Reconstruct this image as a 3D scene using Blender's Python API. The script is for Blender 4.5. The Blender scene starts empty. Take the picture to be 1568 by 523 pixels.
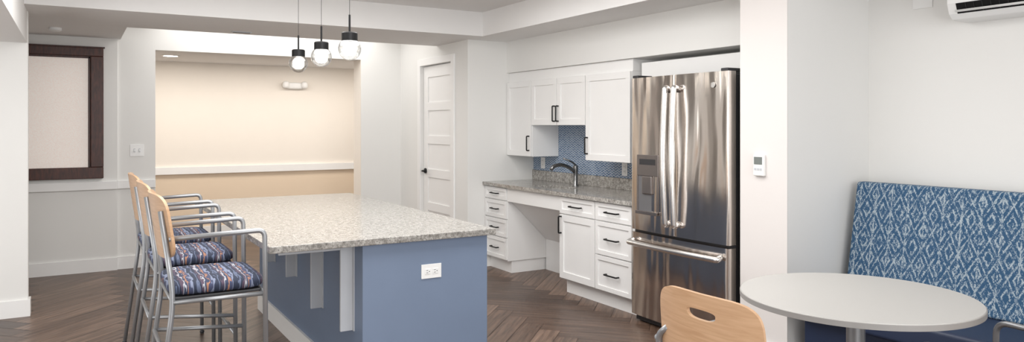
import bpy, math, random
from mathutils import Vector, Matrix
random.seed(4)
scene=bpy.context.scene
col=scene.collection
H=1.43

# ------------------------------------------------------------------ materials
def new_mat(name):
    m=bpy.data.materials.new(name); m.use_nodes=True
    nt=m.node_tree; b=nt.nodes["Principled BSDF"]
    return m,nt,b
def setp(b,**k):
    for n,v in k.items():
        n={'color':'Base Color','rough':'Roughness','metal':'Metallic','spec':'Specular IOR Level','coat':'Coat Weight','emit':'Emission Color','estr':'Emission Strength','trans':'Transmission Weight'}.get(n,n)
        if n in ('Base Color','Emission Color') and len(v)==3: v=(*v,1)
        b.inputs[n].default_value=v
def N(nt,t,**k):
    n=nt.nodes.new(t)
    for a,v in k.items():
        if a in n.inputs.keys(): n.inputs[a].default_value=v
        else: setattr(n,a,v)
    return n
def L(nt,a,b): nt.links.new(a,b)
def mth(nt,op,a,b=None,c=None):
    n=nt.nodes.new('ShaderNodeMath'); n.operation=op
    for i,v in enumerate((a,b,c)):
        if v is None: continue
        if isinstance(v,(int,float)): n.inputs[i].default_value=v
        else: L(nt,v,n.inputs[i])
    return n.outputs[0]
def ramp(nt,fac,stops,interp='LINEAR'):
    r=nt.nodes.new('ShaderNodeValToRGB'); r.color_ramp.interpolation=interp
    e=r.color_ramp.elements
    while len(e)<len(stops): e.new(0.5)
    for i,(p,c) in enumerate(stops):
        e[i].position=p; e[i].color=(*c,1)
    L(nt,fac,r.inputs[0]); return r.outputs[0]
def mixc(nt,f,a,b):
    n=nt.nodes.new('ShaderNodeMix'); n.data_type='RGBA'
    ins=[i for i in n.inputs if i.type=='RGBA']
    if isinstance(f,(int,float)): n.inputs[0].default_value=f
    else: L(nt,f,n.inputs[0])
    for i,v in zip(ins,(a,b)):
        if isinstance(v,tuple): i.default_value=(*v,1)
        else: L(nt,v,i)
    return [o for o in n.outputs if o.type=='RGBA'][0]
def objco(nt):
    return nt.nodes.new('ShaderNodeTexCoord').outputs['Object']
def simple(name,color,rough=0.5,metal=0,bump=0,bscale=80,var=0.03):
    m,nt,b=new_mat(name)
    co=objco(nt)
    n=N(nt,'ShaderNodeTexNoise',Scale=bscale if bump else 6.0,Detail=3.0); L(nt,co,n.inputs['Vector'])
    c2=tuple(min(1,x*(1+var)) for x in color); c1=tuple(x*(1-var) for x in color)
    L(nt,ramp(nt,n.outputs[0],[(0.3,c1),(0.7,c2)]),b.inputs['Base Color'])
    setp(b,rough=rough,metal=metal)
    if bump:
        bp=N(nt,'ShaderNodeBump',Strength=bump,Distance=0.002); L(nt,n.outputs[0],bp.inputs['Height']); L(nt,bp.outputs[0],b.inputs['Normal'])
    return m
WALL=simple('wall_paint',(0.81,0.805,0.785),0.75,bump=0.06,bscale=220,var=0.006)
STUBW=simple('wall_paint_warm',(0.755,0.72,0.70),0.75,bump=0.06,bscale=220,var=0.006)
TRIM=simple('trim_white',(0.87,0.865,0.855),0.4,var=0.005)
CAB=simple('cabinet_white',(0.87,0.865,0.855),0.35,var=0.005)
CEIL=simple('ceiling_white',(0.82,0.81,0.80),0.85,var=0.006)
CREAM=simple('corridor_cream',(0.84,0.785,0.715),0.75,var=0.006)
TAN=simple('corridor_tan',(0.78,0.64,0.49),0.75,var=0.006)
BLUE=simple('island_blue',(0.172,0.225,0.325),0.5,var=0.02)
BLACK=simple('black_metal',(0.012,0.012,0.013),0.35,0.6)
DARK=simple('dark_plastic',(0.03,0.03,0.033),0.4)
GREYSIDE=simple('fridge_side_grey',(0.035,0.035,0.038),0.45,0.3)
SILVER=simple('silver_powdercoat',(0.35,0.36,0.375),0.35,0.6)
CHROME=simple('brushed_nickel',(0.22,0.22,0.22),0.22,1.0)
STEELH=simple('handle_steel',(0.82,0.81,0.80),0.26,1.0)
NAVY=simple('navy_vinyl',(0.016,0.028,0.068),0.45,bump=0.1,bscale=300)
PLASTIC=simple('white_plastic',(0.85,0.85,0.84),0.35,var=0.003)
GREYP=simple('grey_steel_white',(0.52,0.54,0.57),0.45)
TABLET=simple('laminate_light_grey',(0.49,0.48,0.46),0.42,var=0.02,bump=0.01,bscale=400)
TEDGE=simple('table_edge_grey',(0.30,0.29,0.28),0.4)
def wood(name,c1,c2,rough,axis_scale,sc=1.0):
    m,nt,b=new_mat(name)
    mp=N(nt,'ShaderNodeMapping'); L(nt,objco(nt),mp.inputs[0]); mp.inputs['Scale'].default_value=axis_scale
    n=N(nt,'ShaderNodeTexNoise',Scale=6.0*sc,Detail=6.0,Distortion=0.6); L(nt,mp.outputs[0],n.inputs['Vector'])
    L(nt,ramp(nt,n.outputs[0],[(0.3,c1),(0.7,c2)]),b.inputs['Base Color']); setp(b,rough=rough)
    return m
MAPLE=wood('maple_plywood',(0.52,0.315,0.18),(0.63,0.41,0.25),0.32,(4,1,14))
MAHOG=wood('mahogany_frame',(0.030,0.009,0.006),(0.085,0.024,0.014),0.45,(10,10,2))

def steel():
    m,nt,b=new_mat('stainless_steel')
    co=objco(nt)
    mp=N(nt,'ShaderNodeMapping'); L(nt,co,mp.inputs[0]); mp.inputs['Scale'].default_value=(1,5.5,0.9)
    n=N(nt,'ShaderNodeTexNoise',Scale=1.2,Detail=1.0,Distortion=0.5); L(nt,mp.outputs[0],n.inputs['Vector'])
    mp2=N(nt,'ShaderNodeMapping'); L(nt,co,mp2.inputs[0]); mp2.inputs['Scale'].default_value=(400,4,900)
    n2=N(nt,'ShaderNodeTexNoise',Scale=1.0,Detail=2.0); L(nt,mp2.outputs[0],n2.inputs['Vector'])
    L(nt,ramp(nt,n.outputs[0],[(0.3,(0.58,0.52,0.475)),(0.7,(0.72,0.67,0.63))]),b.inputs['Base Color'])
    L(nt,ramp(nt,n2.outputs[0],[(0.2,(0.14,)*3),(0.8,(0.21,)*3)]),b.inputs['Roughness'])
    bp=N(nt,'ShaderNodeBump',Strength=1.0,Distance=0.024); L(nt,n.outputs[0],bp.inputs['Height']); L(nt,bp.outputs[0],b.inputs['Normal'])
    setp(b,metal=1.0); return m
STEEL=steel()
def granite(name='granite_speckled',dim=1.0,sc=52.0):
    m,nt,b=new_mat(name)
    co=objco(nt)
    n1=N(nt,'ShaderNodeTexNoise',Scale=sc,Detail=8.0,Roughness=0.8); L(nt,co,n1.inputs['Vector'])
    c=ramp(nt,n1.outputs[0],[(0.34,(0.09*dim,0.08*dim,0.075*dim)),(0.43,(0.25*dim,0.235*dim,0.215*dim)),(0.5,(0.42*dim,0.40*dim,0.37*dim)),(0.60,(0.62*dim,0.60*dim,0.565*dim)),(0.72,(0.34*dim,0.30*dim,0.26*dim))])
    v=N(nt,'ShaderNodeTexVoronoi',Scale=sc*1.9); L(nt,co,v.inputs['Vector'])
    n3=N(nt,'ShaderNodeTexNoise',Scale=5.0,Detail=3.0); L(nt,co,n3.inputs['Vector'])
    f=mth(nt,'LESS_THAN',v.outputs['Distance'],0.32)
    f=mth(nt,'MULTIPLY',f,mth(nt,'GREATER_THAN',n1.outputs[0],0.49))
    c=mixc(nt,mth(nt,'MULTIPLY',f,0.8),c,(0.12,0.11,0.105))
    c=mixc(nt,mth(nt,'MULTIPLY',n3.outputs[0],0.2),c,(0.47*dim,0.45*dim,0.42*dim))
    L(nt,c,b.inputs['Base Color']); setp(b,rough=0.14,spec=0.5); return m
GRAN=granite(dim=0.74,sc=46)
GRANK=granite('granite_counter',0.90,34.0)
def floor_mat():
    m,nt,b=new_mat('herringbone_plank')
    uv=N(nt,'ShaderNodeUVMap'); uv.uv_map='UVMap'
    mp=N(nt,'ShaderNodeMapping'); L(nt,uv.outputs[0],mp.inputs[0]); mp.inputs['Scale'].default_value=(1.4,22,1)
    n=N(nt,'ShaderNodeTexNoise',Scale=1.6,Detail=5.0,Roughness=0.6,Distortion=0.7); L(nt,mp.outputs[0],n.inputs['Vector'])
    at=N(nt,'ShaderNodeAttribute'); at.attribute_name='tone'
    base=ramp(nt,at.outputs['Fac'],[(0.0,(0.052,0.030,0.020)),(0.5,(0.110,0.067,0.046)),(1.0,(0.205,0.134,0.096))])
    g=ramp(nt,n.outputs[0],[(0.32,(0.48,0.46,0.45)),(0.68,(1.4,1.4,1.4))])
    mx=nt.nodes.new('ShaderNodeMix'); mx.data_type='RGBA'; mx.blend_type='MULTIPLY'; mx.inputs[0].default_value=1
    ins=[i for i in mx.inputs if i.type=='RGBA']; L(nt,base,ins[0]); L(nt,g,ins[1])
    L(nt,[o for o in mx.outputs if o.type=='RGBA'][0],b.inputs['Base Color'])
    setp(b,rough=0.36); return m
FLOORM=floor_mat()
def tile_mat():
    m,nt,b=new_mat('blue_chevron_mosaic')
    s=N(nt,'ShaderNodeSeparateXYZ'); L(nt,objco(nt),s.inputs[0])
    y,z=s.outputs[1],s.outputs[2]
    P=0.050
    fy=mth(nt,'FRACT',mth(nt,'DIVIDE',y,P))
    tri=mth(nt,'ABSOLUTE',mth(nt,'SUBTRACT',fy,0.5))
    v=mth(nt,'ADD',mth(nt,'DIVIDE',z,0.023),mth(nt,'MULTIPLY',tri,1.7))
    fv=mth(nt,'FRACT',v)
    mm=mth(nt,'GREATER_THAN',mth(nt,'ABSOLUTE',mth(nt,'SUBTRACT',fv,0.5)),0.36)
    w=N(nt,'ShaderNodeTexWhiteNoise',noise_dimensions='2D'); cb=N(nt,'ShaderNodeCombineXYZ')
    L(nt,mth(nt,'FLOOR',v),cb.inputs[0]); L(nt,mth(nt,'FLOOR',mth(nt,'DIVIDE',y,P/2)),cb.inputs[1]); L(nt,cb.outputs[0],w.inputs['Vector'])
    t=ramp(nt,w.outputs['Value'],[(0,(0.07,0.14,0.26)),(1,(0.18,0.27,0.40))])
    L(nt,mixc(nt,mm,t,(0.58,0.62,0.66)),b.inputs['Base Color']); setp(b,rough=0.2); return m
TILE=tile_mat()
def ikat():
    m,nt,b=new_mat('blue_ikat_fabric')
    co=objco(nt)
    s=N(nt,'ShaderNodeSeparateXYZ'); L(nt,co,s.inputs[0])
    mpw=N(nt,'ShaderNodeMapping'); L(nt,co,mpw.inputs[0]); mpw.inputs['Scale'].default_value=(40,40,130)
    nz=N(nt,'ShaderNodeTexNoise',Scale=1.0,Detail=2.0); L(nt,mpw.outputs[0],nz.inputs['Vector'])
    wob=mth(nt,'MULTIPLY',mth(nt,'SUBTRACT',nz.outputs[0],0.5),0.012)
    y=mth(nt,'ADD',s.outputs[1],wob); z=s.outputs[2]
    def tri(v,p,off=0.0):
        return mth(nt,'MULTIPLY',mth(nt,'ABSOLUTE',mth(nt,'SUBTRACT',mth(nt,'FRACT',mth(nt,'ADD',mth(nt,'DIVIDE',v,p),off)),0.5)),2)
    a=tri(y,0.10); c=tri(z,0.185)
    d=mth(nt,'ADD',a,c)
    line=mth(nt,'COMPARE',d,1.0,0.09)
    core=mth(nt,'COMPARE',d,1.55,0.10)
    core2=mth(nt,'COMPARE',d,0.45,0.10)
    stem=mth(nt,'LESS_THAN',a,0.08)
    pat=mth(nt,'MAXIMUM',mth(nt,'MAXIMUM',line,core),mth(nt,'MAXIMUM',core2,stem))
    mp=N(nt,'ShaderNodeMapping'); L(nt,co,mp.inputs[0]); mp.inputs['Scale'].default_value=(330,330,110)
    n2=N(nt,'ShaderNodeTexNoise',Scale=1.0,Detail=2.0); L(nt,mp.outputs[0],n2.inputs['Vector'])
    mp3=N(nt,'ShaderNodeMapping'); L(nt,co,mp3.inputs[0]); mp3.inputs['Scale'].default_value=(55,55,35)
    n3=N(nt,'ShaderNodeTexNoise',Scale=1.0,Detail=2.0); L(nt,mp3.outputs[0],n3.inputs['Vector'])
    val=mth(nt,'ADD',mth(nt,'MULTIPLY',pat,0.14),mth(nt,'ADD',mth(nt,'MULTIPLY',n2.outputs[0],0.75),mth(nt,'MULTIPLY',n3.outputs[0],0.5)))
    L(nt,ramp(nt,val,[(0.0,(0.020,0.070,0.145)),(0.71,(0.028,0.088,0.178)),(0.765,(0.34,0.41,0.46)),(1.0,(0.44,0.50,0.54))]),b.inputs['Base Color'])
    setp(b,rough=0.9); return m
IKAT=ikat()
def stripes():
    m,nt,b=new_mat('striped_seat_fabric')
    co=objco(nt)
    mp=N(nt,'ShaderNodeMapping'); L(nt,co,mp.inputs[0]); mp.inputs['Scale'].default_value=(75,14,14)
    n=N(nt,'ShaderNodeTexNoise',Scale=1.0,Detail=1.0,Distortion=0.3); L(nt,mp.outputs[0],n.inputs['Vector'])
    s=N(nt,'ShaderNodeSeparateXYZ'); L(nt,co,s.inputs[0])
    v=mth(nt,'FRACT',mth(nt,'ADD',mth(nt,'DIVIDE',s.outputs[0],0.085),mth(nt,'MULTIPLY',n.outputs[0],0.5)))
    c=ramp(nt,v,[(0,(0.020,0.028,0.055)),(0.20,(0.10,0.125,0.20)),(0.30,(0.020,0.028,0.055)),(0.42,(0.075,0.05,0.08)),(0.52,(0.36,0.37,0.41)),(0.58,(0.03,0.042,0.085)),(0.72,(0.32,0.16,0.10)),(0.78,(0.045,0.055,0.11)),(0.90,(0.18,0.21,0.30))],'CONSTANT')
    L(nt,c,b.inputs['Base Color']); setp(b,rough=0.85); return m
STRIPE=stripes()
def emis(name,c,s,base=(0.8,0.8,0.8)):
    m,nt,b=new_mat(name); setp(b,color=base,emit=c,estr=s,rough=0.5); return m
BULB=emis('bulb_glow',(1,0.95,0.87),14)
DOWNL=emis('downlight_glow',(1,0.93,0.82),12)
def obscure():
    m,nt,b=new_mat('obscure_window_glass')
    co=objco(nt)
    mp=N(nt,'ShaderNodeMapping'); L(nt,co,mp.inputs[0]); mp.inputs['Scale'].default_value=(90,1,170)
    n=N(nt,'ShaderNodeTexNoise',Scale=1.0,Detail=2.0); L(nt,mp.outputs[0],n.inputs['Vector'])
    c=ramp(nt,n.outputs[0],[(0.3,(0.76,0.675,0.615)),(0.7,(0.84,0.765,0.71))])
    L(nt,c,b.inputs['Base Color']); L(nt,c,b.inputs['Emission Color']); setp(b,estr=0.25,rough=0.4)
    bp=N(nt,'ShaderNodeBump',Strength=0.25,Distance=0.003); L(nt,n.outputs[0],bp.inputs['Height']); L(nt,bp.outputs[0],b.inputs['Normal'])
    return m
OBSC=obscure()
def thinglass():
    m=bpy.data.materials.new('clear_thin_glass'); m.use_nodes=True; nt=m.node_tree; nt.nodes.clear()
    o=N(nt,'ShaderNodeOutputMaterial'); t=N(nt,'ShaderNodeBsdfTransparent'); t.inputs[0].default_value=(0.93,0.93,0.92,1)
    g=N(nt,'ShaderNodeBsdfGlossy'); g.inputs['Roughness'].default_value=0.03; g.inputs[0].default_value=(0.75,0.75,0.75,1)
    f=N(nt,'ShaderNodeLayerWeight'); f.inputs[0].default_value=0.35
    mx=N(nt,'ShaderNodeMixShader'); L(nt,f.outputs['Facing'],mx.inputs[0]); L(nt,t.outputs[0],mx.inputs[1]); L(nt,g.outputs[0],mx.inputs[2]); L(nt,mx.outputs[0],o.inputs[0])
    return m
GLASS=thinglass()

# ------------------------------------------------------------------ geometry helpers
def group(name,loc=(0,0,0),rotz=0):
    e=bpy.data.objects.new(name,None); col.objects.link(e); e.location=loc; e.rotation_euler=(0,0,rotz); e.empty_display_size=0.1
    return e
def attach(o,parent,world):
    if parent is None: return
    o.parent=parent
    if world: o.matrix_parent_inverse=(Matrix.Translation(parent.location)@Matrix.Rotation(parent.rotation_euler.z,4,'Z')).inverted()
def mesh(name,verts,faces,mat,parent=None,world=True,smooth=False):
    me=bpy.data.meshes.new(name); me.from_pydata([tuple(v) for v in verts],[],faces); me.update()
    o=bpy.data.objects.new(name,me); col.objects.link(o)
    if mat: me.materials.append(mat)
    if smooth:
        for p in me.polygons: p.use_smooth=True
    attach(o,parent,world); return o
def box(name,x0,x1,y0,y1,z0,z1,mat,parent=None,bev=0,world=True):
    v=[(x0,y0,z0),(x1,y0,z0),(x1,y1,z0),(x0,y1,z0),(x0,y0,z1),(x1,y0,z1),(x1,y1,z1),(x0,y1,z1)]
    f=[(0,3,2,1),(4,5,6,7),(0,1,5,4),(1,2,6,5),(2,3,7,6),(3,0,4,7)]
    o=mesh(name,v,f,mat,parent,world)
    if bev:
        m=o.modifiers.new('bevel','BEVEL'); m.width=bev; m.segments=3; m.limit_method='ANGLE'
    return o
def fillet(pts,rad,n=6):
    pts=[Vector(p) for p in pts]; out=[pts[0]]
    for i in range(1,len(pts)-1):
        a,b,c=pts[i-1],pts[i],pts[i+1]
        r=min(rad,(a-b).length*0.49,(c-b).length*0.49)
        p=b+(a-b).normalized()*r; q=b+(c-b).normalized()*r
        for k in range(n+1):
            t=k/n; out.append(p*(1-t)**2+b*2*t*(1-t)+q*t*t)
    out.append(pts[-1]); return out
def tube(name,pts,r,mat,parent=None,rad=0.04,n=12,world=False,sq=(1,1)):
    P=fillet(pts,rad) if len(pts)>2 else [Vector(p) for p in pts]
    t0=(P[1]-P[0]).normalized()
    u=t0.orthogonal().normalized() if abs(t0.z)<0.9 else Vector((1,0,0)); u=(u-t0*u.dot(t0)).normalized()
    vs=[];fs=[]
    for i,p in enumerate(P):
        t=(P[min(i+1,len(P)-1)]-P[max(i-1,0)]).normalized()
        u=(u-t*u.dot(t)).normalized(); w=t.cross(u)
        for k in range(n):
            a=2*math.pi*k/n; vs.append(p+u*math.cos(a)*r*sq[0]+w*math.sin(a)*r*sq[1])
    for i in range(len(P)-1):
        for k in range(n):
            fs.append((i*n+k,i*n+(k+1)%n,(i+1)*n+(k+1)%n,(i+1)*n+k))
    fs.append(tuple(reversed(range(n)))); fs.append(tuple((len(P)-1)*n+k for k in range(n)))
    o=mesh(name,vs,fs,mat,parent,world,True)
    return o
def lathe(name,prof,c,mat,parent=None,n=40,world=True,smooth=True):
    vs=[];fs=[]
    for (r,z) in prof:
        for k in range(n):
            a=2*math.pi*k/n; vs.append((c[0]+r*math.cos(a),c[1]+r*math.sin(a),c[2]+z))
    for i in range(len(prof)-1):
        for k in range(n): fs.append((i*n+k,i*n+(k+1)%n,(i+1)*n+(k+1)%n,(i+1)*n+k))
    fs.append(tuple(reversed(range(n)))); fs.append(tuple((len(prof)-1)*n+k for k in range(n)))
    o=mesh(name,vs,fs,mat,parent,world,smooth)
    if smooth:
        m=o.modifiers.new('es','EDGE_SPLIT'); m.split_angle=math.radians(40)
    return o
def cushion(name,cx,cy,cz,sx,sy,sz,mat,parent,e1=0.35,e2=0.3,nu=48,nv=20,world=False):
    def sp(v,e): return math.copysign(abs(v)**e,v)
    vs=[];fs=[]
    for j in range(nv+1):
        a=-math.pi/2+math.pi*j/nv
        for i in range(nu):
            b=2*math.pi*i/nu
            vs.append((cx+sx*sp(math.cos(a),e1)*sp(math.cos(b),e2),cy+sy*sp(math.cos(a),e1)*sp(math.sin(b),e2),cz+sz*sp(math.sin(a),0.7)))
    for j in range(nv):
        for i in range(nu): fs.append((j*nu+i,j*nu+(i+1)%nu,(j+1)*nu+(i+1)%nu,(j+1)*nu+i))
    return mesh(name,vs,fs,mat,parent,world,True)
def ply_panel(name,w,h,thick,parent,mat,x_top,x_bot,z_bot,curve,hole=None,exp=5.0,taper=0.0):
    """curved plywood back in local coords (y lateral, z up); hole=(w,h,zc)"""
    n=96; rings=10; vs=[];fs=[]
    def se(t,a,b,e):
        c,s=math.cos(t),math.sin(t); return (a*math.copysign(abs(c)**(2/e),c), b*math.copysign(abs(s)**(2/e),s))
    zc=z_bot+h/2
    for j in range(rings+1):
        s=j/rings
        for i in range(n):
            t=2*math.pi*i/n
            oy,oz=se(t,w/2,h/2,exp)
            oy*=1+taper*(oz/(h/2))
            if hole:
                iy,iz=se(t,hole[0]/2,hole[1]/2,2.8)
                if iz>0: iz*=0.55
                iz+=hole[2]-zc
            else: iy,iz=oy*0.02,oz*0.02
            y=iy*(1-s)+oy*s; z=iz*(1-s)+oz*s
            f=(z+h/2)/h; x=x_bot+(x_top-x_bot)*f+curve*(y/(w/2))**2
            vs.append((x,y,zc+z))
    for j in range(rings):
        for i in range(n): fs.append((j*n+i,j*n+(i+1)%n,(j+1)*n+(i+1)%n,(j+1)*n+i))
    if not hole: fs.append(tuple(range(n)))
    o=mesh(name,vs,fs,mat,parent,False,True)
    m=o.modifiers.new('sol','SOLIDIFY'); m.thickness=thick; m.offset=0
    m2=o.modifiers.new('es','EDGE_SPLIT'); m2.split_angle=math.radians(50)
    return o

# ------------------------------------------------------------------ room shell
XD=3.377; YE=6.52; XK=4.17; YB=8.28; XN=4.36; XS=3.58
# floor: one mesh of real herringbone planks
def make_floor():
    W=0.15;n=6;vs=[];fs=[];uvs=[];tones=[]
    ang=math.radians(45); ca,sa=math.cos(ang),math.sin(ang)
    x0,x1,y0,y1=-2.5,4.5,-2.0,10.4; g=0.0015
    R=90
    for i in range(-R,R):
        for j in range(-R,R):
            m=(i-j)%(2*n)
            if m==0: a,b,c,d=i,j,i+n,j+1; hor=True
            elif m==2*n-1: a,b,c,d=i,j,i+1,j+n; hor=False
            else: continue
            q=[(a*W+g,b*W+g),(c*W-g,b*W+g),(c*W-g,d*W-g),(a*W+g,d*W-g)]
            q=[(p[0]*ca-p[1]*sa+1.0,p[0]*sa+p[1]*ca+4.0) for p in q]
            Lh=n*W
            uu=[(0,0),(Lh,0),(Lh,W),(0,W)] if hor else [(0,0),(0,W),(Lh,W),(Lh,0)]
            poly=[(*q[k],*uu[k]) for k in range(4)]
            for ax,lim,sg in ((0,x0,1),(0,x1,-1),(1,y0,1),(1,y1,-1)):
                out=[]
                for k in range(len(poly)):
                    P=poly[k];Q=poly[(k+1)%len(poly)]
                    dp=(P[ax]-lim)*sg;dq=(Q[ax]-lim)*sg
                    if dp>=0: out.append(P)
                    if dp*dq<0:
                        t=dp/(dp-dq); out.append(tuple(P[z]+(Q[z]-P[z])*t for z in range(4)))
                poly=out
                if not poly: break
            if len(poly)<3: continue
            s=len(vs); ru,rv=random.random()*50,random.random()*50
            for P in poly: vs.append((P[0],P[1],0)); 
            fs.append(tuple(range(s,s+len(poly)))); uvs+= [(P[2]+ru,P[3]+rv) for P in poly]
            tones.append(min(1,max(0,(0.70 if hor else 0.32)+random.uniform(-0.24,0.24))))  # one direction lighter: sheen contrast put into the colour, plus random plank tone
    s=len(vs); vs+=[(x0,y0,-0.004),(x1,y0,-0.004),(x1,y1,-0.004),(x0,y1,-0.004),(x0,y0,-0.1),(x1,y0,-0.1),(x1,y1,-0.1),(x0,y1,-0.1)]
    for f in ((0,1,2,3),(7,6,5,4),(0,4,5,1),(1,5,6,2),(2,6,7,3),(3,7,4,0)): fs.append(tuple(s+k for k in f)); tones.append(0.0); uvs+=[(0,0)]*4
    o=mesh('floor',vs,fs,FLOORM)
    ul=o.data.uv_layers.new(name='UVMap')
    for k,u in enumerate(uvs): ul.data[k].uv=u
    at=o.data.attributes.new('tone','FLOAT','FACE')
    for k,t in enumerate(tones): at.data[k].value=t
make_floor()

# ceilings
box('ceiling',-2.5,XD,-2.0,6.21,2.52,2.62,CEIL)
box('ceiling_low_right',XD,4.5,-2.0,6.64,2.29,2.62,CEIL)
box('ceiling_beam_back',-2.5,XD,6.21,7.24,2.29,2.62,CEIL)
box('ceiling_recess',0.39,3.5,7.24,8.6,2.58,2.66,CEIL)
box('ceiling_low_left',-1.4,0.39,7.24,8.28,2.29,2.62,CEIL)
box('ceiling_soffit_left',-2.5,-0.31,-2.0,6.594,2.05,2.52,CEIL)
box('ceiling_corridor',-1.2,4.4,8.53,10.2,2.24,2.34,CEIL)
# walls
box('wall_left_stub',-2.5,-0.305,6.594,6.70,0,2.29,WALL)
box('wall_left',-2.6,-2.5,-2.0,6.7,0,2.52,WALL)
box('wall_left_hall',-1.4,-1.3,6.70,8.28,0,2.29,WALL)
box('wall_back_window',-1.4,0.36,YB-0.03,YB+0.25,0,2.60,WALL)
box('wall_back_left',0.36,0.704,YB,YB+0.25,0,2.60,WALL)
box('wall_back_right',2.882,3.6,YB,YB+0.25,0,2.60,WALL)
box('wall_back_header',0.704,2.882,YB,YB+0.25,2.20,2.60,WALL)
box('trim_opening_jamb',2.878,2.882,YB+0.004,YB+0.25,0,2.20,CREAM)
box('wall_corridor',-1.2,4.4,10.2,10.3,0.85,2.24,CREAM)
box('wall_corridor_lower',-1.2,4.4,10.2,10.3,0,0.85,TAN)
box('trim_corridor_rail',-1.2,4.4,10.165,10.2,0.81,0.90,TRIM)
box('wall_corridor_left',-1.2,-1.1,8.53,10.2,0,2.24,CREAM)
box('wall_corridor_right',4.3,4.4,8.53,10.2,0,2.24,CREAM)
# door wall with real opening
DY0,DY1,DZ=6.876,7.665,2.10
box('wall_door_near',XD,XD+0.12,YE,DY0,0,2.60,WALL)
box('wall_door_far',XD,XD+0.12,DY1,YB,0,2.60,WALL)
box('wall_door_header',XD,XD+0.12,DY0,DY1,DZ,2.60,WALL)
box('wall_kitchen_end',XD+0.12,XK,YE,YE+0.12,0,2.29,WALL)
box('wall_kitchen',XK,XK+0.12,3.2,YE+0.12,0,2.29,WALL)
box('wall_kitchen_soffit',3.83,XK,3.2,YE,1.97,2.29,WALL)
box('wall_stub',XS,XN,2.848,3.2,0,2.29,WALL)
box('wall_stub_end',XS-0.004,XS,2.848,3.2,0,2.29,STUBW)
box('wall_nook',XN,XN+0.12,-2.0,3.2,0,2.29,WALL)
# trims
bh=0.125
box('baseboard_left',-2.5,-0.305,6.578,6.594,0,bh,TRIM); box('baseboard_left_return',-0.305,-0.29,6.578,6.70,0,bh,TRIM)
box('baseboard_back_window',-1.3,0.36,YB-0.046,YB-0.03,0,bh,TRIM)
box('baseboard_back_left',0.36,0.704,YB-0.016,YB,0,bh,TRIM)
box('baseboard_back_right',2.882,XD,YB-0.016,YB,0,bh,TRIM)
box('baseboard_door_wall',XD-0.016,XD,YE,DY0-0.08,0,bh,TRIM)
box('baseboard_corridor',-1.1,4.3,10.185,10.2,0,bh,TRIM)
box('baseboard_stub',XS,XN,2.832,2.848,0,bh,TRIM); box('baseboard_stub_end',XS-0.02,XS-0.004,2.832,3.2,0,bh,TRIM)
box('baseboard_nook',XN-0.016,XN,-2.0,2.83,0,bh,TRIM)
box('trim_chair_rail_window',-1.3,0.36,YB-0.055,YB-0.03,0.80,0.885,TRIM,bev=0.006)
box('trim_chair_rail_left',0.36,0.704,YB-0.025,YB,0.80,0.885,TRIM,bev=0.006)
# window
wg=group('window_1',(-0.15,YB-0.05,1.55))
wx0,wx1,wz0,wz1=-0.58,0.239,0.915,2.185; fw=0.11
for nm,a,b,c,d in (('frame_top',wx0,wx1,wz1-fw*0.75,wz1),('frame_bottom',wx0,wx1,wz0,wz0+fw),('frame_left',wx0,wx0+fw,wz0+fw,wz1-fw*0.75),('frame_right',wx1-fw,wx1,wz0+fw,wz1-fw*0.75)):
    box(nm,a,b,YB-0.085,YB-0.03,c,d,MAHOG,wg,bev=0.006)
box('inner_bead_right',wx1-fw-0.02,wx1-fw,YB-0.06,YB-0.03,wz0+fw,wz1-fw*0.75,MAHOG,wg,bev=0.004)
box('inner_bead_top',wx0+fw,wx1-fw,YB-0.06,YB-0.03,wz1-fw*0.75-0.02,wz1-fw*0.75,MAHOG,wg)
box('frosted_pane',wx0+fw,wx1-fw,YB-0.045,YB-0.031,wz0+fw,wz1-fw*0.75,OBSC,wg)
box('sill_reveal',wx0-0.01,wx1+0.012,YB-0.075,YB-0.03,wz1,wz1+0.012,MAHOG,wg)
# door
dg=group('door_1',(XD,7.27,0))
xf=XD+0.03
st=0.115
box('stile_hinge',xf,xf+0.04,DY0+0.005,DY0+st,0.01,DZ-0.01,TRIM,dg)
box('stile_latch',xf,xf+0.04,DY1-st,DY1-0.005,0.01,DZ-0.01,TRIM,dg)
box('panel_core',xf+0.012,xf+0.032,DY0+st,DY1-st,0.01,DZ-0.01,TRIM,dg)
ph=(DZ-0.01-0.12-0.2-4*0.09)/5
z=0.2
box('rail_bottom',xf,xf+0.04,DY0+st,DY1-st,0.01,0.2,TRIM,dg)
for i in range(5):
    z+=ph; t=0.09 if i<4 else 0.12
    box('rail_%d'%i,xf,xf+0.04,DY0+st,DY1-st,z,min(z+t,DZ-0.01),TRIM,dg); z+=t
cs=0.075
box('casing_near',XD-0.018,XD,DY0-cs,DY0,0,DZ+cs,TRIM,dg,bev=0.003)
box('casing_far',XD-0.018,XD,DY1,DY1+cs,0,DZ+cs,TRIM,dg,bev=0.003)
box('casing_top',XD-0.018,XD,DY0,DY1,DZ,DZ+cs,TRIM,dg,bev=0.003)
for zz in (0.3,1.13,1.86): box('hinge',XD+0.002,xf,DY0+0.0,DY0+0.022,zz-0.05,zz+0.05,BLACK,dg)
ly=DY1-0.06; lz=0.92
lathe_o=lathe('lever_rose',[(0.001,0),(0.03,0),(0.03,0.012),(0.001,0.012)],(0,0,0),BLACK,None)
lathe_o.parent=dg; lathe_o.rotation_euler=(0,-math.pi/2,0); lathe_o.location=(xf-XD,ly-7.27,lz)
tube('lever_handle',[(xf-0.005,ly,lz),(xf-0.05,ly,lz),(xf-0.052,ly-0.12,lz)],0.010,BLACK,dg,rad=0.015,world=True)

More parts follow.
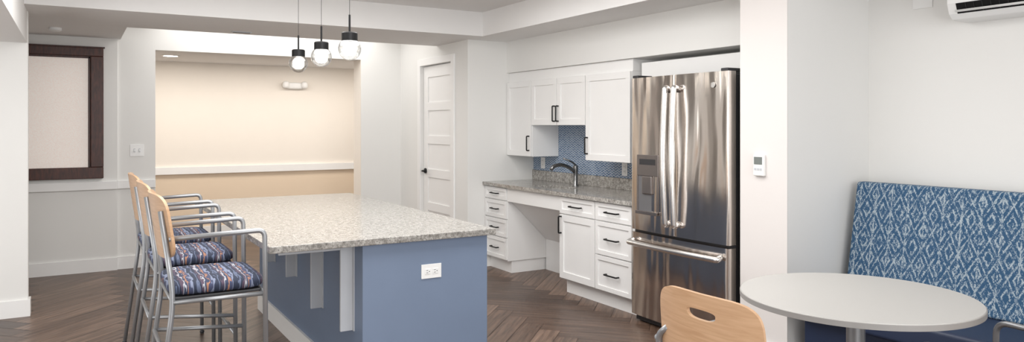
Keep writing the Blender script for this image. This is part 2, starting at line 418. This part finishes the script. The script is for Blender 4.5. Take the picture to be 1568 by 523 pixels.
# wall plates
def plate(name,face,c,w,h,kind):
    g=group(name,c)
    def b(nm,u0,u1,w0,w1,d0,d1,mat,bev=0):
        if face=='y': box(nm,c[0]+u0,c[0]+u1,c[1]-d1,c[1]-d0,c[2]+w0,c[2]+w1,mat,g,bev)
        else: box(nm,c[0]-d1,c[0]-d0,c[1]+u0,c[1]+u1,c[2]+w0,c[2]+w1,mat,g,bev)
    b('cover',-w/2,w/2,-h/2,h/2,0.0,0.006,PLASTIC,0.002)
    if kind=='outlet_h':
        for s in (-1,1):
            b('socket',s*0.022-0.016,s*0.022+0.016,-0.014,0.014,0.006,0.009,PLASTIC,0.003)
            b('slot',s*0.022-0.009,s*0.022+0.001,0.005,0.0075,0.009,0.0095,DARK); b('slot',s*0.022-0.009,s*0.022+0.001,-0.0075,-0.005,0.009,0.0095,DARK)
            b('ground',s*0.022+0.006,s*0.022+0.011,-0.002,0.002,0.009,0.0095,DARK)
    if kind=='outlet_v':
        for s in (-1,1):
            b('socket',-0.014,0.014,s*0.022-0.016,s*0.022+0.016,0.006,0.009,PLASTIC,0.003)
            b('slot',-0.007,-0.005,s*0.022-0.002,s*0.022+0.008,0.009,0.0095,DARK); b('slot',0.005,0.007,s*0.022-0.002,s*0.022+0.008,0.009,0.0095,DARK)
    if kind=='switch':
        for s in (-.5,.5):
            b('toggle',s*0.045-0.005,s*0.045+0.005,-0.012,0.012,0.006,0.016,PLASTIC,0.002)
            b('toggle_surround',s*0.045-0.008,s*0.045+0.008,-0.018,0.018,0.006,0.0075,GREYP)
    return g
plate('light_switch_plate','y',(0.536,YB,1.18),0.125,0.12,'switch')
plate('outlet_backsplash','x',(XK-0.012,6.33,1.045),0.075,0.115,'outlet_v')
plate('outlet_backsplash','x',(XK-0.012,5.02,1.045),0.075,0.115,'outlet_v')
plate('wall_sensor_plate','x',(XN,2.50,2.19),0.12,0.12,'blank')
# thermostat
tg=group('wall_thermostat',(XS-0.004,3.04,1.19))
box('case',XS-0.028,XS-0.004,3.0,3.08,1.125,1.255,PLASTIC,tg,bev=0.006)
box('screen',XS-0.030,XS-0.028,3.01,3.07,1.195,1.240,simple('lcd_grey',(0.18,0.2,0.19),0.2),tg)
for k in range(3): box('button',XS-0.031,XS-0.028,3.012+k*0.021,3.026+k*0.021,1.16,1.172,GREYP,tg)
# emergency light on corridor wall
eg=group('wall_emergency_light',(2.59,10.2,1.98))
cushion('body',2.59,10.165,1.975,0.13,0.036,0.045,PLASTIC,eg,0.5,0.5,world=True)
for s in (-1,1): cushion('lamp_head',2.59+s*0.125,10.13,1.985,0.045,0.045,0.05,PLASTIC,eg,0.9,0.9,world=True)
# ceiling fixtures
dl=group('recessed_downlight',(0.95,9.31,2.24))
lathe('trim_ring',[(0.095,0.0),(0.10,-0.006),(0.078,-0.008),(0.078,-0.001)],(0.95,9.31,2.24),TRIM,dl)
lathe('lens',[(0.001,-0.006),(0.078,-0.006),(0.078,-0.002)],(0.95,9.31,2.24),DOWNL,dl)
vg=group('ceiling_vent',(1.317,7.06,2.29))
box('grille',1.23,1.40,7.03,7.09,2.283,2.29,GREYP,vg)
for k in range(3): box('slot',1.24,1.39,7.038+k*0.016,7.045+k*0.016,2.281,2.283,DARK,vg)
sd=group('smoke_detector',(-0.15,7.6,2.29)); lathe('body',[(0.05,0),(0.05,-0.02),(0.035,-0.032),(0.001,-0.032)],(-0.15,7.6,2.29),PLASTIC,sd)

# ------------------------------------------------------------------ kitchen run
def pull_v(g,x,y,z,l=0.13):
    tube('pull',[(x,y,z-l/2),(x-0.03,y,z-l/2),(x-0.03,y,z+l/2),(x,y,z+l/2)],0.0065,BLACK,g,rad=0.008,n=8,world=True)
def pull_h(g,x,y,z,l=0.13):
    tube('pull',[(x,y-l/2,z),(x-0.03,y-l/2,z),(x-0.03,y+l/2,z),(x,y+l/2,z)],0.0065,BLACK,g,rad=0.008,n=8,world=True)
def shaker(g,x,y0,y1,z0,z1,r=0.055):
    e=0.0025; y0+=e;y1-=e;z0+=e;z1-=e; t=0.019
    box('rail_b',x-t,x,y0,y1,z0,z0+r,CAB,g,0.001); box('rail_t',x-t,x,y0,y1,z1-r,z1,CAB,g,0.001)
    box('stile_a',x-t,x,y0,y0+r,z0+r,z1-r,CAB,g,0.001); box('stile_b',x-t,x,y1-r,y1,z0+r,z1-r,CAB,g,0.001)
    box('panel',x-0.009,x,y0+r,y1-r,z0+r,z1-r,CAB,g)
bc=group('base_cabinets',(3.85,5.3,0))
X=3.59; KB=XK-0.004
box('carcass_drawers',X,KB,6.087,YE-0.002,0.12,0.83,CAB,bc)
box('toe_drawers',X+0.05,KB,6.10,YE-0.002,0,0.12,CAB,bc)
for a,b in ((0.705,0.825),(0.525,0.70),(0.345,0.52),(0.13,0.34)):
    shaker(bc,X,6.09,YE-0.005,a,b,0.035); pull_h(bc,X-0.019,6.30,(a+b)/2,0.13)
box('apron',X-0.01,X+0.012,5.19,6.085,0.70,0.83,CAB,bc)
v=[(X+0.03,5.19,0.70),(X+0.03,6.085,0.70),(4.03,6.085,0.30),(4.03,5.19,0.30),(4.03,6.085,0.0),(4.03,5.19,0.0)]
mesh('pipe_cover_panel',v,[(0,1,2,3),(3,2,4,5)],CAB,bc)
box('carcass_right',X,KB,4.22,5.188,0.12,0.83,CAB,bc)
box('toe_right',X+0.05,KB,4.22,5.17,0,0.12,CAB,bc)
shaker(bc,X,4.69,5.185,0.68,0.825,0.035); pull_h(bc,X-0.019,4.94,0.752,0.15)
shaker(bc,X,4.69,5.185,0.13,0.675); pull_v(bc,X-0.019,5.155,0.585,0.14)
for a,b in ((0.68,0.825),(0.41,0.675),(0.13,0.405)):
    shaker(bc,X,4.235,4.685,a,b,0.035); pull_h(bc,X-0.019,4.46,(a+b)/2,0.15)
sx0,sx1,sy0,sy1=3.70,3.93,5.36,5.82
cg=group('granite_countertop',(3.85,5.3,0.83))
CX0=3.545
for nm,a,b,c,d in (('slab_front',CX0,sx0,4.2,YE-0.002),('slab_back',sx1,KB,4.2,YE-0.002),('slab_right',sx0,sx1,4.2,sy0),('slab_left',sx0,sx1,sy1,YE-0.002)):
    box(nm,a,b,c,d,0.832,0.864,GRANK,cg)
box('upstand_back',XK-0.026,KB,4.2,YE-0.002,0.865,0.965,GRANK,cg)
sk=group('sink_basin',(3.81,5.59,0.8)); SINKM=simple('sink_white',(0.75,0.75,0.74),0.2)
box('wall_f',sx0-0.01,sx0,sy0-0.01,sy1+0.01,0.70,0.831,SINKM,sk);box('wall_b',sx1,sx1+0.01,sy0-0.01,sy1+0.01,0.70,0.831,SINKM,sk)
box('wall_r',sx0,sx1,sy0-0.01,sy0,0.70,0.831,SINKM,sk);box('wall_l',sx0,sx1,sy1,sy1+0.01,0.70,0.831,SINKM,sk);box('bottom',sx0-0.01,sx1+0.01,sy0-0.01,sy1+0.01,0.69,0.70,SINKM,sk)
fy0=5.57
fg=group('kitchen_faucet',(4.02,fy0,0.864))
lathe('base',[(0.03,0),(0.03,0.01),(0.022,0.02),(0.022,0.12),(0.026,0.15),(0.024,0.19),(0.001,0.205)],(4.02,fy0,0.864),CHROME,fg)
tube('spout',[(4.02,fy0,0.99),(3.95,fy0+.005,1.045),(3.86,fy0+.02,1.07),(3.79,fy0+.03,1.055),(3.765,fy0+.035,1.02)],0.017,CHROME,fg,rad=0.05,world=True)
tube('lever',[(4.02,fy0,1.06),(3.99,fy0+.01,1.09),(3.90,fy0+.03,1.125)],0.008,CHROME,fg,rad=0.03,world=True)
box('wall_backsplash_tile',XK-0.012,XK-0.001,4.2,YE-0.002,0.966,1.44,TILE)
UX=3.83
uc=group('upper_cabinets',(4.0,5.5,1.5))
def upper(y0,y1,z0,z1):
    box('carcass',UX+0.0195,KB-0.01,y0,y1,z0,z1,CAB,uc)
upper(6.05,YE-0.002,1.125,1.87); shaker(uc,UX+0.019,6.052,YE-0.004,1.125,1.87)
pull_v(uc,UX,6.085,1.255,0.14)
upper(5.165,6.048,1.432,1.87); shaker(uc,UX+0.019,5.607,6.048,1.432,1.87); shaker(uc,UX+0.019,5.166,5.605,1.432,1.87)
pull_v(uc,UX,5.635,1.54,0.14); pull_v(uc,UX,5.578,1.54,0.14)
upper(4.56,5.163,1.127,1.87); shaker(uc,UX+0.019,4.56,5.162,1.127,1.87); pull_v(uc,UX,5.13,1.255,0.14)
box('filler_top',UX+0.03,KB-0.01,4.56,YE-0.002,1.871,1.968,CAB,uc)
box('fridge_bridge_panel',3.90,KB-0.01,3.205,4.5,1.80,1.93,CAB,uc)

# ------------------------------------------------------------------ refrigerator
fr=group('refrigerator',(3.85,3.71,0))
F0,F1=3.244,4.180; FX=3.505; mid=(F0+F1)/2
box('cabinet_body',FX+0.085,4.15,F0+0.008,F1-0.008,0.03,1.76,GREYSIDE,fr,bev=0.006)
def bowed(name,y0,y1,z0,z1,bow=0.016,mat=STEEL,yc=mid,half=(F1-F0)/2):
    n=20;vs=[];fs=[]
    r=0.012
    prof=[]
    for i in range(n+1):
        y=y0+(y1-y0)*i/n
        t=(y-yc)/half
        x=FX+bow*t*t
        e=min(y-y0,y1-y)
        if e<r: x+= r-math.sqrt(max(0,r*r-(r-e)**2))
        prof.append((x,y))
    ex=[]
    for k in range(1,4):
        e=r*k/4*0.6
        for y in (y0+e,y1-e):
            t=(y-yc)/half; ex.append((FX+bow*t*t+r-math.sqrt(max(0,r*r-(r-e)**2)),y))
    prof=sorted(prof+ex,key=lambda p:p[1]); m=len(prof)
    for (x,y) in prof: vs+= [(x,y,z0),(x,y,z1)]
    for i in range(m-1): fs.append((2*i,2*i+1,2*i+3,2*i+2))
    b=len(vs); vs+=[(FX+0.082,y0,z0),(FX+0.082,y0,z1),(FX+0.082,y1,z0),(FX+0.082,y1,z1)]
    fs.append((0,b,b+1,1)); fs.append((2*m-2,2*m-1,b+3,b+2))
    fs.append(tuple([b+1]+[b+3]+[2*i+1 for i in reversed(range(m))])); fs.append(tuple([b]+[2*i for i in range(m)]+[b+2])); fs.append((b,b+2,b+3,b+1))
    o=mesh(name,vs,fs,mat,fr,True,True); md=o.modifiers.new('es','EDGE_SPLIT'); md.split_angle=math.radians(35)
    return o
bowed('door_right',F0,mid-0.002,0.675,1.775)
dy0,dy1,dz0,dz1=3.870,4.095,0.80,1.22
bowed('door_left',mid+0.002,F1,0.675,1.775)
bowed('freezer_drawer',F0,F1,0.055,0.655)
box('gap_shadow',FX+0.05,FX+0.085,F0+0.01,F1-0.01,0.655,0.675,DARK,fr)
box('toe_grille',FX+0.05,FX+0.09,F0+0.02,F1-0.02,0.01,0.05,DARK,fr)
for y in (F0+0.05,F1-0.05): box('foot',FX+0.1,4.1,y-0.02,y+0.02,0,0.03,DARK,fr)
for y in (F0+0.04,F1-0.04): box('hinge_cap',FX+0.02,FX+0.16,y-0.03,y+0.03,1.775,1.795,GREYSIDE,fr,bev=0.005)
DST=simple('dispenser_steel',(0.34,0.31,0.30),0.25,0.9)
box('dispenser_panel',FX-0.004,FX+0.02,dy0,dy1,1.07,dz1,DST,fr,bev=0.003)
box('dispenser_back',FX+0.004,FX+0.012,dy0,dy1,dz0,1.07,simple('disp_recess_grey',(0.26,0.26,0.27),0.35,0.6),fr)
for nm,a,b,c,d in (('disp_side_a',dy0,dy0+0.012,dz0,1.07),('disp_side_b',dy1-0.012,dy1,dz0,1.07)): box(nm,FX-0.006,FX+0.02,a,b,c,d,DST,fr,bev=0.003)
box('disp_tray',FX-0.02,FX+0.02,dy0,dy1,dz0-0.004,dz0+0.02,DST,fr,bev=0.003)
box('disp_chute',FX-0.012,FX+0.006,dy0+0.06,dy1-0.06,0.94,1.07,DST,fr,bev=0.008)
box('disp_display',FX-0.006,FX-0.003,dy0+0.03,dy1-0.03,1.15,1.19,DARK,fr)
for s in (-1,1):
    y=mid+s*0.042; z0,z1=0.735,1.70
    pts=[(FX,y,z0+0.03)]+[(FX-0.045-0.022*math.sin(math.pi*k/10),y,z0+0.01+(z1-z0-0.02)*k/10) for k in range(11)]+[(FX,y,z1-0.03)]
    tube('door_handle',pts,0.020,STEELH,fr,rad=0.02,world=True,n=16)
pts=[(FX,F0+0.05,0.60)]+[(FX-0.045-0.018*math.sin(math.pi*k/10),F0+0.035+(F1-F0-0.07)*k/10,0.585) for k in range(11)]+[(FX,F1-0.05,0.60)]
tube('freezer_handle',pts,0.020,STEELH,fr,rad=0.02,world=True,n=16)
bd=lathe('badge',[(0.001,0),(0.018,0),(0.018,0.004),(0.001,0.004)],(0,0,0),STEELH,None); bd.parent=fr; bd.rotation_euler=(0,-math.pi/2,0); bd.location=(FX+0.006-3.85,F0+0.12-3.71,1.69)

# ------------------------------------------------------------------ island
ig=group('kitchen_island',(1.5,4.74,0))
IX0,IX1,IY0,IY1=1.24,1.955,3.54,5.93
box('base_body',IX0,IX1,IY0,IY1,0,0.83,BLUE,ig,bev=0.003)
box('base_trim_left',IX0-0.015,IX0,IY0+0.0,IY1,0,0.125,TRIM,ig)
box('base_trim_far',IX0,IX1,IY1,IY1+0.015,0,0.125,TRIM,ig)
box('countertop',0.775,1.985,3.495,5.975,0.832,0.866,GRAN,ig,bev=0.004)
for k,(y,zb) in enumerate(((3.69,0.37),(4.24,0.37),(4.82,0.45),(5.42,0.45))):
    box('bracket_leg_%d'%k,IX0-0.068,IX0,y-0.008,y+0.008,zb,0.83,GREYP,ig,bev=0.002)
    box('bracket_flange_%d'%k,IX0-0.006,IX0,y-0.03,y+0.03,zb,0.83,GREYP,ig)
    box('bracket_arm_%d'%k,0.86,IX0-0.068,y-0.008,y+0.008,0.79,0.8315,GREYP,ig,bev=0.002)
    box('bracket_top_%d'%k,0.86,IX0-0.008,y-0.03,y+0.03,0.826,0.8315,GREYP,ig)
plate('outlet_island','y',(1.616,IY0,0.663),0.115,0.075,'outlet_h')

# ------------------------------------------------------------------ stools
def stool(loc):
    g=group('bar_stool',loc)
    r=0.0115; w=0.25
    for s in (-1,1):
        tube('front_leg_and_arm',[(0.20,s*w,0.0),(0.192,s*w,0.955),(-0.205,s*w*0.93,0.94)],r,SILVER,g,rad=0.035)
        tube('rear_leg_post',[(-0.275,s*0.235,0.0),(-0.185,s*0.235,0.68),(-0.235,s*0.205,1.06)],r,SILVER,g,rad=0.1)
        tube('side_rail',[(0.194,s*w*0.98,0.665),(-0.187,s*0.235,0.665)],r*0.9,SILVER,g)
        tube('side_rung',[(0.197,s*w,0.40),(-0.218,s*0.235,0.44)],r*0.85,SILVER,g)
        cushion('foot_cap',0.20,s*w,0.012,0.015,0.015,0.012,DARK,g,1,1,16,8); cushion('foot_cap',-0.275,s*0.235,0.012,0.015,0.015,0.012,DARK,g,1,1,16,8)
    for (x,z) in ((0.193,0.665),(-0.187,0.665)): tube('cross_rail',[(x,-0.24,z),(x,0.24,z)],r*0.9,SILVER,g)
    tube('foot_rest',[(0.197,-w,0.30),(0.197,w,0.30)],r,SILVER,g)
    tube('rear_rung',[(-0.222,-0.235,0.44),(-0.222,0.235,0.44)],r*0.85,SILVER,g)
    box('seat_pan',-0.185,0.18,-0.225,0.225,0.672,0.686,DARK,g,0.004,world=False)
    cushion('seat_cushion',0.0,0,0.715,0.205,0.24,0.036,STRIPE,g,0.45,0.32)
    ply_panel('curved_back',0.50,0.285,0.012,g,MAPLE,-0.262,-0.222,0.845,0.045,exp=5,taper=-0.02)
    return g
for y in (3.70,4.44,5.18): stool((0.552,y,0))

# ------------------------------------------------------------------ pendants
for y in (4.15,4.72,5.29):
    g=group('pendant_lamp',(1.375,y,1.885))
    c=(1.375,y,1.875)
    R=0.066
    prof=[(R*math.cos(a),R*math.sin(a)) for a in [(-88+k*8.2)*math.pi/180 for k in range(19)]]
    lathe('glass_globe',prof,c,GLASS,g,smooth=True)
    lathe('cap',[(0.001,0.047),(0.046,0.047),(0.046,0.092),(0.040,0.098),(0.001,0.098)],c,BLACK,g)
    lathe('stem',[(0.006,0.098),(0.006,0.20)],c,BLACK,g,n=12)
    lathe('cord',[(0.0014,0.20),(0.0014,0.632)],c,BLACK,g,n=8)
    lathe('canopy',[(0.06,0.645),(0.06,0.625),(0.001,0.623)],c,BLACK,g)
    cushion('bulb',c[0],c[1],c[2]-0.002,0.040,0.040,0.040,BULB,g,1,1,24,12,world=True)

# ------------------------------------------------------------------ dining set
T=(2.745,1.85,0); tg=group('round_dining_table',T); TR=0.452
lathe('table_top',[(0.001,0.712),(TR-0.01,0.712),(TR,0.716),(TR,0.734),(TR-0.003,0.7385),(0.001,0.7395)],T,TABLET,tg,n=96)
lathe('edge_band',[(TR-0.0005,0.7135),(TR+0.0018,0.7145),(TR+0.0018,0.7345),(TR-0.0005,0.7355)],T,TEDGE,tg,n=96)
lathe('column',[(0.036,0.05),(0.036,0.70),(0.11,0.703),(0.11,0.711)],T,SILVER,tg)
for k in range(4):
    a=math.radians(45+90*k)
    tube('foot',[(T[0]+0.02*math.cos(a),T[1]+0.02*math.sin(a),0.085),(T[0]+0.2*math.cos(a),T[1]+0.2*math.sin(a),0.07),(T[0]+0.34*math.cos(a),T[1]+0.34*math.sin(a),0.03)],0.022,SILVER,tg,rad=0.08,world=True)
    lathe('glide',[(0.02,0),(0.02,0.02),(0.001,0.02)],(T[0]+0.33*math.cos(a),T[1]+0.33*math.sin(a),0),DARK,tg,n=16)
def dchair(loc,rot):
    g=group('dining_armchair',loc,rot); r=0.0115; w=0.265
    for s in (-1,1):
        tube('front_leg_and_arm',[(0.225,s*w,0.0),(0.215,s*w,0.66),(-0.215,s*w,0.645)],r,SILVER,g,rad=0.05)
        tube('rear_leg_post',[(-0.27,s*0.25,0.0),(-0.19,s*0.25,0.43),(-0.225,s*0.25,0.66),(-0.222,s*0.20,0.70)],r,SILVER,g,rad=0.08)
        tube('arm_link',[(-0.215,s*w,0.645),(-0.222,s*0.25,0.645)],r,SILVER,g)
        tube('side_rail',[(0.218,s*w,0.42),(-0.19,s*0.25,0.42)],r*0.9,SILVER,g)
    for x in (0.217,-0.19): tube('cross_rail',[(x,-0.255,0.42),(x,0.255,0.42)],r*0.9,SILVER,g)
    cushion('seat_cushion',0.01,0,0.455,0.21,0.24,0.03,NAVY,g,0.45,0.32)
    ply_panel('curved_back',0.47,0.33,0.013,g,MAPLE,-0.262,-0.235,0.533,0.035,hole=(0.13,0.046,0.797),exp=5,taper=0.0)
    return g
dchair((2.075,1.795,0),0)
dchair((2.85,1.28,0),math.radians(90))

# bench
bg=group('upholstered_bench',(4.05,1.99,0))
BY0,BY1=1.15,2.79
def slab(name,prof,y0,y1,mat,bev):
    n=len(prof); vs=[(x,y0,z) for x,z in prof]+[(x,y1,z) for x,z in prof]
    fs=[tuple(range(n)),tuple(reversed(range(n,2*n)))]+[(i,i+n,(i+1)%n+n,(i+1)%n) for i in range(n)]
    o=mesh(name,vs,fs,mat,bg,True)
    m=o.modifiers.new('b','BEVEL'); m.width=bev; m.segments=4
    for p in o.data.polygons: p.use_smooth=True
    m=o.modifiers.new('wn','WEIGHTED_NORMAL')
    return o
slab('back_cushion',[(4.03,0.44),(4.145,1.085),(4.225,1.085),(4.17,0.44)],BY0,BY1,IKAT,0.018)
slab('seat_cushion_navy',[(3.53,0.34),(3.53,0.455),(4.06,0.44),(4.06,0.34)],BY0,BY1,NAVY,0.022)
box('plinth',3.62,4.15,BY0+0.03,BY1-0.03,0.0,0.34,NAVY,bg)
box('back_support',4.15,4.17,BY0+0.05,BY1-0.05,0.3,0.9,DARK,bg)

# mini split
mg=group('wall_air_conditioner',(4.27,1.8,2.15))
my0,my1=1.38,2.245
prof=[(XN-0.001,2.275),(4.16,2.275),(4.145,2.25),(4.145,2.10),(4.165,2.045),(4.20,2.015),(XN-0.001,2.01)]
n=len(prof); vs=[(x,my0,z) for x,z in prof]+[(x,my1,z) for x,z in prof]
fs=[tuple(range(n)),tuple(reversed(range(n,2*n)))]+[(i,i+n,(i+1)%n+n,(i+1)%n) for i in range(n)]
o=mesh('housing',vs,fs,PLASTIC,mg); m=o.modifiers.new('b','BEVEL'); m.width=0.006; m.segments=3
vs=[(4.1425,my0+0.03,2.098),(4.1425,my1-0.05,2.098),(4.163,my1-0.05,2.043),(4.163,my0+0.03,2.043)]
mesh('air_outlet_slot',vs,[(0,1,2,3)],BLACK,mg)
for k in range(18):
    y=my0+0.05+k*0.042; tube('vane',[(4.141,y,2.095),(4.16,y,2.046)],0.001,GREYSIDE,mg,n=6,world=True)
tube('louver',[(4.140,my0+0.03,2.055),(4.140,my1-0.05,2.055)],0.006,PLASTIC,mg,world=True,sq=(0.3,1.3))

# ------------------------------------------------------------------ lights
def area(name,loc,sx,sy,power,color=(1,1,1),rot=(0,0,0)):
    l=bpy.data.lights.new(name,'AREA'); l.shape='RECTANGLE'; l.size=sx; l.size_y=sy; l.energy=power; l.color=color
    o=bpy.data.objects.new(name,l); o.location=loc; o.rotation_euler=rot; col.objects.link(o); return o
area('ceiling_fill_main',(1.4,3.7,2.50),2.8,3.2,118,(1,0.99,0.975))  # added soft fill panel over the room, no fixture modelled
area('ceiling_fill_rear',(1.2,-0.8,2.50),3.0,2.0,30,(1,0.99,0.975))  # unseen overhead fill added behind the camera
area('ceiling_fill_recess',(1.9,7.8,2.56),2.4,0.8,20,(1,0.98,0.95))  # fill added out of sight above the beam, lifts the back wall
area('corridor_light',(1.8,9.3,2.225),4.2,0.5,46,(1,0.94,0.87))
area('fill_panel_rear',(0.8,-1.95,1.6),4.0,2.2,135,(0.99,0.995,1.0),(math.radians(90),0,0))  # added fill panel behind the camera, no windows modelled there
area('fill_panel_left',(-2.45,4.0,1.15),1.6,4.0,46,(0.995,0.995,0.985),(0,math.radians(-90),0))  # added fill panel in front of the solid left wall, brightens the kitchen
w=bpy.data.worlds.new('World'); scene.world=w; w.use_nodes=True
w.node_tree.nodes['Background'].inputs[0].default_value=(0.99,0.995,1.0,1); w.node_tree.nodes['Background'].inputs[1].default_value=0.70
scene.view_settings.view_transform='Standard'
scene.view_settings.look='None'

# ------------------------------------------------------------------ camera
cd=bpy.data.cameras.new('camera'); cam=bpy.data.objects.new('camera',cd); col.objects.link(cam)
cam.location=(0,0,H); cam.rotation_euler=(math.radians(90),0,math.radians(-30.85))
cd.sensor_width=36; cd.lens=36*1120/1568; cd.shift_y=-69.5/1568; cd.clip_start=0.05
scene.camera=cam
